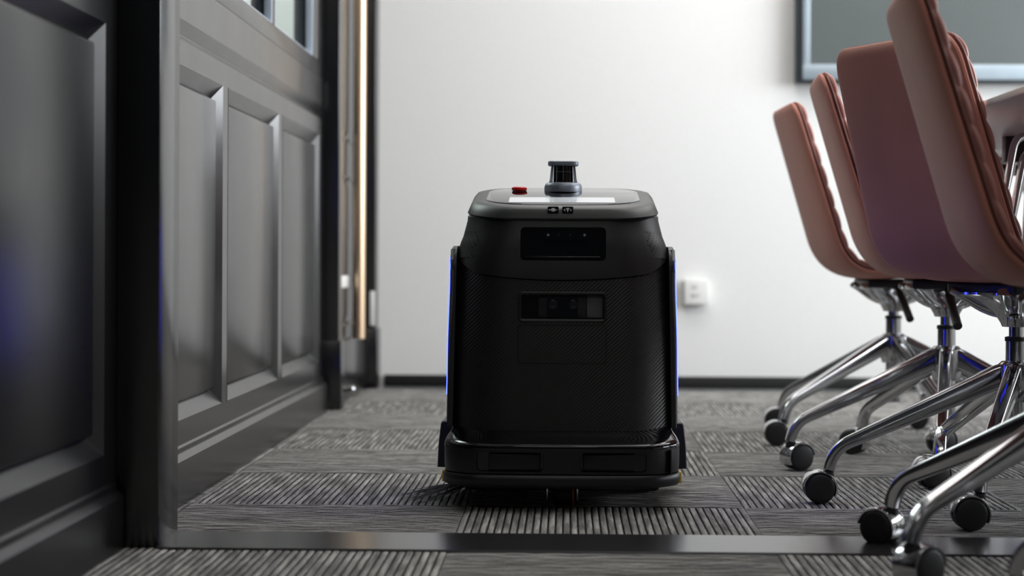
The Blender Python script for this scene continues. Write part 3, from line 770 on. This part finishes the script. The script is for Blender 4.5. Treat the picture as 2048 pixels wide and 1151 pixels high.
# two small icons on the lid's front
def lidfront(x): return 0.0728
for xc, kind in ((-0.0185, 0), (0.0095, 1)):
    yv = 0.0705
    ib = place('icon_tile', rbox(xc - 0.0105, xc + 0.0105, 0.5655, 0.5785, yv, yv + 0.012, 0.002, 'glass_black', 'icon_tile'), lid)
    zc = 0.5722; L = []
    if kind == 0:
        L = [(xc - 0.0028, xc + 0.0028, zc - 0.0032, zc + 0.0032), (xc - 0.0085, xc - 0.0055, zc - 0.0012, zc + 0.0012), (xc - 0.0045, xc - 0.0028, zc - 0.0018, zc + 0.0018), (xc + 0.0028, xc + 0.0045, zc - 0.0020, zc + 0.0020), (xc + 0.0045, xc + 0.0085, zc - 0.0005, zc + 0.0005)]
        boxes('icon_mark', [(a, b2, yv - 0.0006, yv + 0.001, c, d) for a, b2, c, d in L], 'icon', ib, bev=0.0003)
    else:
        V = []; F = []
        def prism(ps):
            o_ = len(V); n_ = len(ps)
            for yy in (yv - 0.0006, yv + 0.001):
                for x, z in ps: V.append((xc + x, yy, zc + z))
            F.append(tuple(range(o_, o_ + n_))); F.append(tuple(range(o_ + n_, o_ + 2 * n_))[::-1])
            for i in range(n_): F.append((o_ + i, o_ + (i + 1) % n_, o_ + n_ + (i + 1) % n_, o_ + n_ + i))
        prism([(-0.0032, 0.0035), (0.0032, 0.0035), (0.0022, 0.0005), (0.0008, -0.0015), (0.0008, -0.004), (-0.0008, -0.004), (-0.0008, -0.0015), (-0.0022, 0.0005)])
        prism([(-0.0045, 0.003), (-0.0078, 0.0), (-0.0045, -0.003), (-0.0052, 0.0)])
        prism([(0.0045, 0.003), (0.0078, 0.0), (0.0045, -0.003), (0.0052, 0.0)])
        place('icon_mark', to_mesh('icon_mark', V, F, 'icon', False), ib)
# speaker grilles hugging the shoulders
for sg in (-1, 1):
    rows = []
    for i in range(9):
        z = 0.480 + 0.052 * i / 8; row = []
        hw, yf, yb2 = interp(HW, z) + 0.0054, interp(YF, z) - 0.0054, interp(YB, z)
        sh = 14 * (i / 8 - 0.5)
        for k in range(9):
            a = R(28 + sh + 42 * k / 8); rf = 0.1052
            row.append((sg * (hw - rf + rf * math.sin(a) * 1.0), yf + rf - rf * math.cos(a), z))
        rows.append(row)
    part('speaker_grille', loft(rows, cap=False, closed=False), 'grille', RB)
# side panels with the light strips
for sg in (-1, 1):
    sil = bez([((0.115, 0.150), 0), ((0.120, 0.487), 0.03), ((0.16, 0.503), 0.02), ((0.40, 0.503), 0.03), ((0.43, 0.150), 0)], 8)
    sil = [(p.x, p.y) for p in sil]
    def off(y, z, d): return sg * (interp(HW, min(z, 0.44)) + 0.0005 + d)
    c = (0.27, 0.32)
    def shr(k): return [(c[0] + (y - c[0]) * k, c[1] + (z - c[1]) * k) for y, z in sil]
    rings = [[(off(y, z, -0.004), y, z) for y, z in sil], [(off(y, z, 0.0045), y, z) for y, z in sil], [(off(y, z, 0.0065), y, z) for y, z in shr(0.985)]]
    part('side_panel', loft(rings), 'silver' if False else 'wing', RB, 30)
    zs = [0.212 + (0.480 - 0.212) * k / 20 for k in range(21)]
    pl = [(off(0, z, 0.0066), 0.146, z) for z in zs]
    stp = part('light_strip', tube(pl, None, 10, section=lambda t: (0.0045, 0.0105, 0.7), up=Vector((0, 1, 0))), 'led', RB)
    stp['label'] = 'glowing blue light strip'
    tr_ = [(off(0, z, 0.004), 0.122 if z < 0.47 else 0.122 + (z - 0.47) * 0.8, z) for z in [0.16 + 0.335 * k / 16 for k in range(17)]]
    part('edge_trim', tube(tr_, 0.0042, 10), 'silver', RB)
# base: glossy shelf and bumper
def bring(hw, yf, z, rf=0.07, yb=0.40, bulge=0.016, rise=0.0):
    return [(x, y, z + rise * min(0.10, max(0, y - 0.010))) for x, y in outline(hw, yf, yb, rf, 0.05, bulge)]
part('gloss_shelf', loft([bring(0.2262, 0.013, 0.118), bring(0.2262, 0.0125, 0.1245), bring(0.2250, 0.0145, 0.1275, rise=0.02), bring(0.2215, 0.020, 0.1300, rise=0.07), bring(0.2170, 0.031, 0.1318, rise=0.11), bring(0.2130, 0.045, 0.1340, rise=0.14), bring(0.2110, 0.056, 0.1385, 0.095, rise=0.15), bring(0.2095, 0.066, 0.144, 0.105, rise=0.15)]), 'gloss', RB, 50)
bump = part('bumper', loft([bring(0.2225, 0.016, 0.0705), bring(0.2245, 0.0135, 0.073), bring(0.2258, 0.012, 0.085), bring(0.2262, 0.0115, 0.105), bring(0.2258, 0.012, 0.1185)]), 'bumper', RB, 50)
cut(bump, [rbox(-0.160, -0.035, 0.0765, 0.1135, -0.03, 0.022, 0.008, 'bumper'), rbox(0.035, 0.160, 0.0765, 0.1135, -0.03, 0.022, 0.008, 'bumper')])
for sg in (-1, 1):
    x0, x1 = sorted((sg * 0.036, sg * 0.159))
    rc = place('sensor_recess', rbox(x0, x1, 0.0772, 0.1128, 0.0165, 0.0235, 0.008, 'glass_black', 'sensor_recess'), RB)
    xa, xb2 = sorted((sg * 0.040, sg * 0.138))
    box('recess_insert', xa, xb2, 0.006, 0.018, 0.079, 0.111, 'bumper', rc, bev=0.002)
lb = part('lower_bumper', loft([bring(0.205, 0.030, 0.0435), bring(0.2235, 0.012, 0.0475), bring(0.2275, 0.008, 0.054), bring(0.2275, 0.008, 0.0665), bring(0.2255, 0.0105, 0.0705)]), 'bumper', RB, 50)
for sg in (-1, 1):
    x0, x1 = sorted((sg * 0.2245, sg * 0.2300))
    yt = box('yellow_tag', x0, x1, 0.075, 0.100, 0.049, 0.070, 'yellow', lb, bev=0.0006); yt['label'] = 'small yellow tag'
    x0, x1 = sorted((sg * 0.222, sg * 0.226))
box('bumper_joint', 0.2060, 0.2078, 0.020, 0.05, 0.072, 0.118, 'gloss', bump)
# squeegee wings at the sides
for sg in (-1, 1):
    pr = [(0.212, 0.050), (0.2545, 0.052), (0.2525, 0.098), (0.2475, 0.142), (0.244, 0.146), (0.212, 0.146)]
    A = [(sg * x, 0.300, z) for x, z in pr]; Bq = [(sg * x, 0.42, z) for x, z in pr]
    C0 = [(sg * (0.212 + (x - 0.212) * 0.96), 0.297, 0.098 + (z - 0.098) * 0.95) for x, z in pr]
    part('side_guard', loft([C0, A, Bq]), 'wing', RB, 25)
# underside, wheels, brush
box('underbody', -0.19, 0.19, 0.09, 0.46, 0.030, 0.145, 'black_plastic', RB, bev=0.01)
for sg in (-1, 1):
    part('drive_wheel', lathe([(0.001, -0.018), (0.045, -0.018), (0.05, -0.014), (0.05, 0.014), (0.045, 0.018), (0.001, 0.018)], 32, 'X', (sg * 0.165, 0.34, 0.05)), 'caster_black', RB)
fc = part('front_caster', lathe([(0.001, -0.022), (0.018, -0.022), (0.022, -0.017), (0.022, 0.017), (0.018, 0.022), (0.001, 0.022)], 30, 'X', (0.006, 0.108, 0.022)), 'caster_black', RB)
for x in (-0.0275, 0.0305):
    box('bracket', x - 0.0015, x + 0.0015, 0.083, 0.12, 0.012, 0.05, 'chrome', fc, bev=0.0005)
part('orange_band', lathe([(0.0215, -0.0018), (0.0228, -0.0018), (0.0228, 0.0018), (0.0215, 0.0018)], 30, 'X', (0.0225, 0.108, 0.0225)), 'orange', fc)
part('axle', tube([(-0.035, 0.108, 0.024), (0.045, 0.108, 0.024)], 0.003, 10), 'silver', fc)
br = part('side_brush', lathe([(0.001, 0.026), (0.026, 0.026), (0.030, 0.034), (0.022, 0.044), (0.001, 0.046)], 24, 'Z', (-0.180, 0.195, 0)), 'black_plastic', RB)
rb_ = random.Random(3); ps = []
for k in range(12):
    a0 = 30 * k + 8
    for q in range(13):
        a = R(a0 + rb_.gauss(0, 5.5)); r1 = rb_.uniform(0.105, 0.135) * (1.0 if k % 3 else 1.08)
        rj = 0.022 + rb_.uniform(-0.004, 0.004); p0 = Vector((-0.180 + rj * math.cos(a), 0.195 + rj * math.sin(a), 0.031))
        bend = R(rb_.uniform(6, 20))
        p2 = Vector((-0.180 + r1 * math.cos(a - bend), 0.195 + r1 * math.sin(a - bend), rb_.uniform(0.0025, 0.009)))
        p1 = (p0 + p2) / 2 + Vector((0, 0, 0.006))
        cpts = [p0 * (1 - t) ** 2 + p1 * (2 * t * (1 - t)) + p2 * t * t for t in (0, 0.33, 0.66, 1)]
        ps.append(tube(cpts, lambda t: 0.0012 - 0.0006 * t, 3))
bs = part('bristles', merge(ps), 'bristle', br); bs['kind'] = 'stuff'
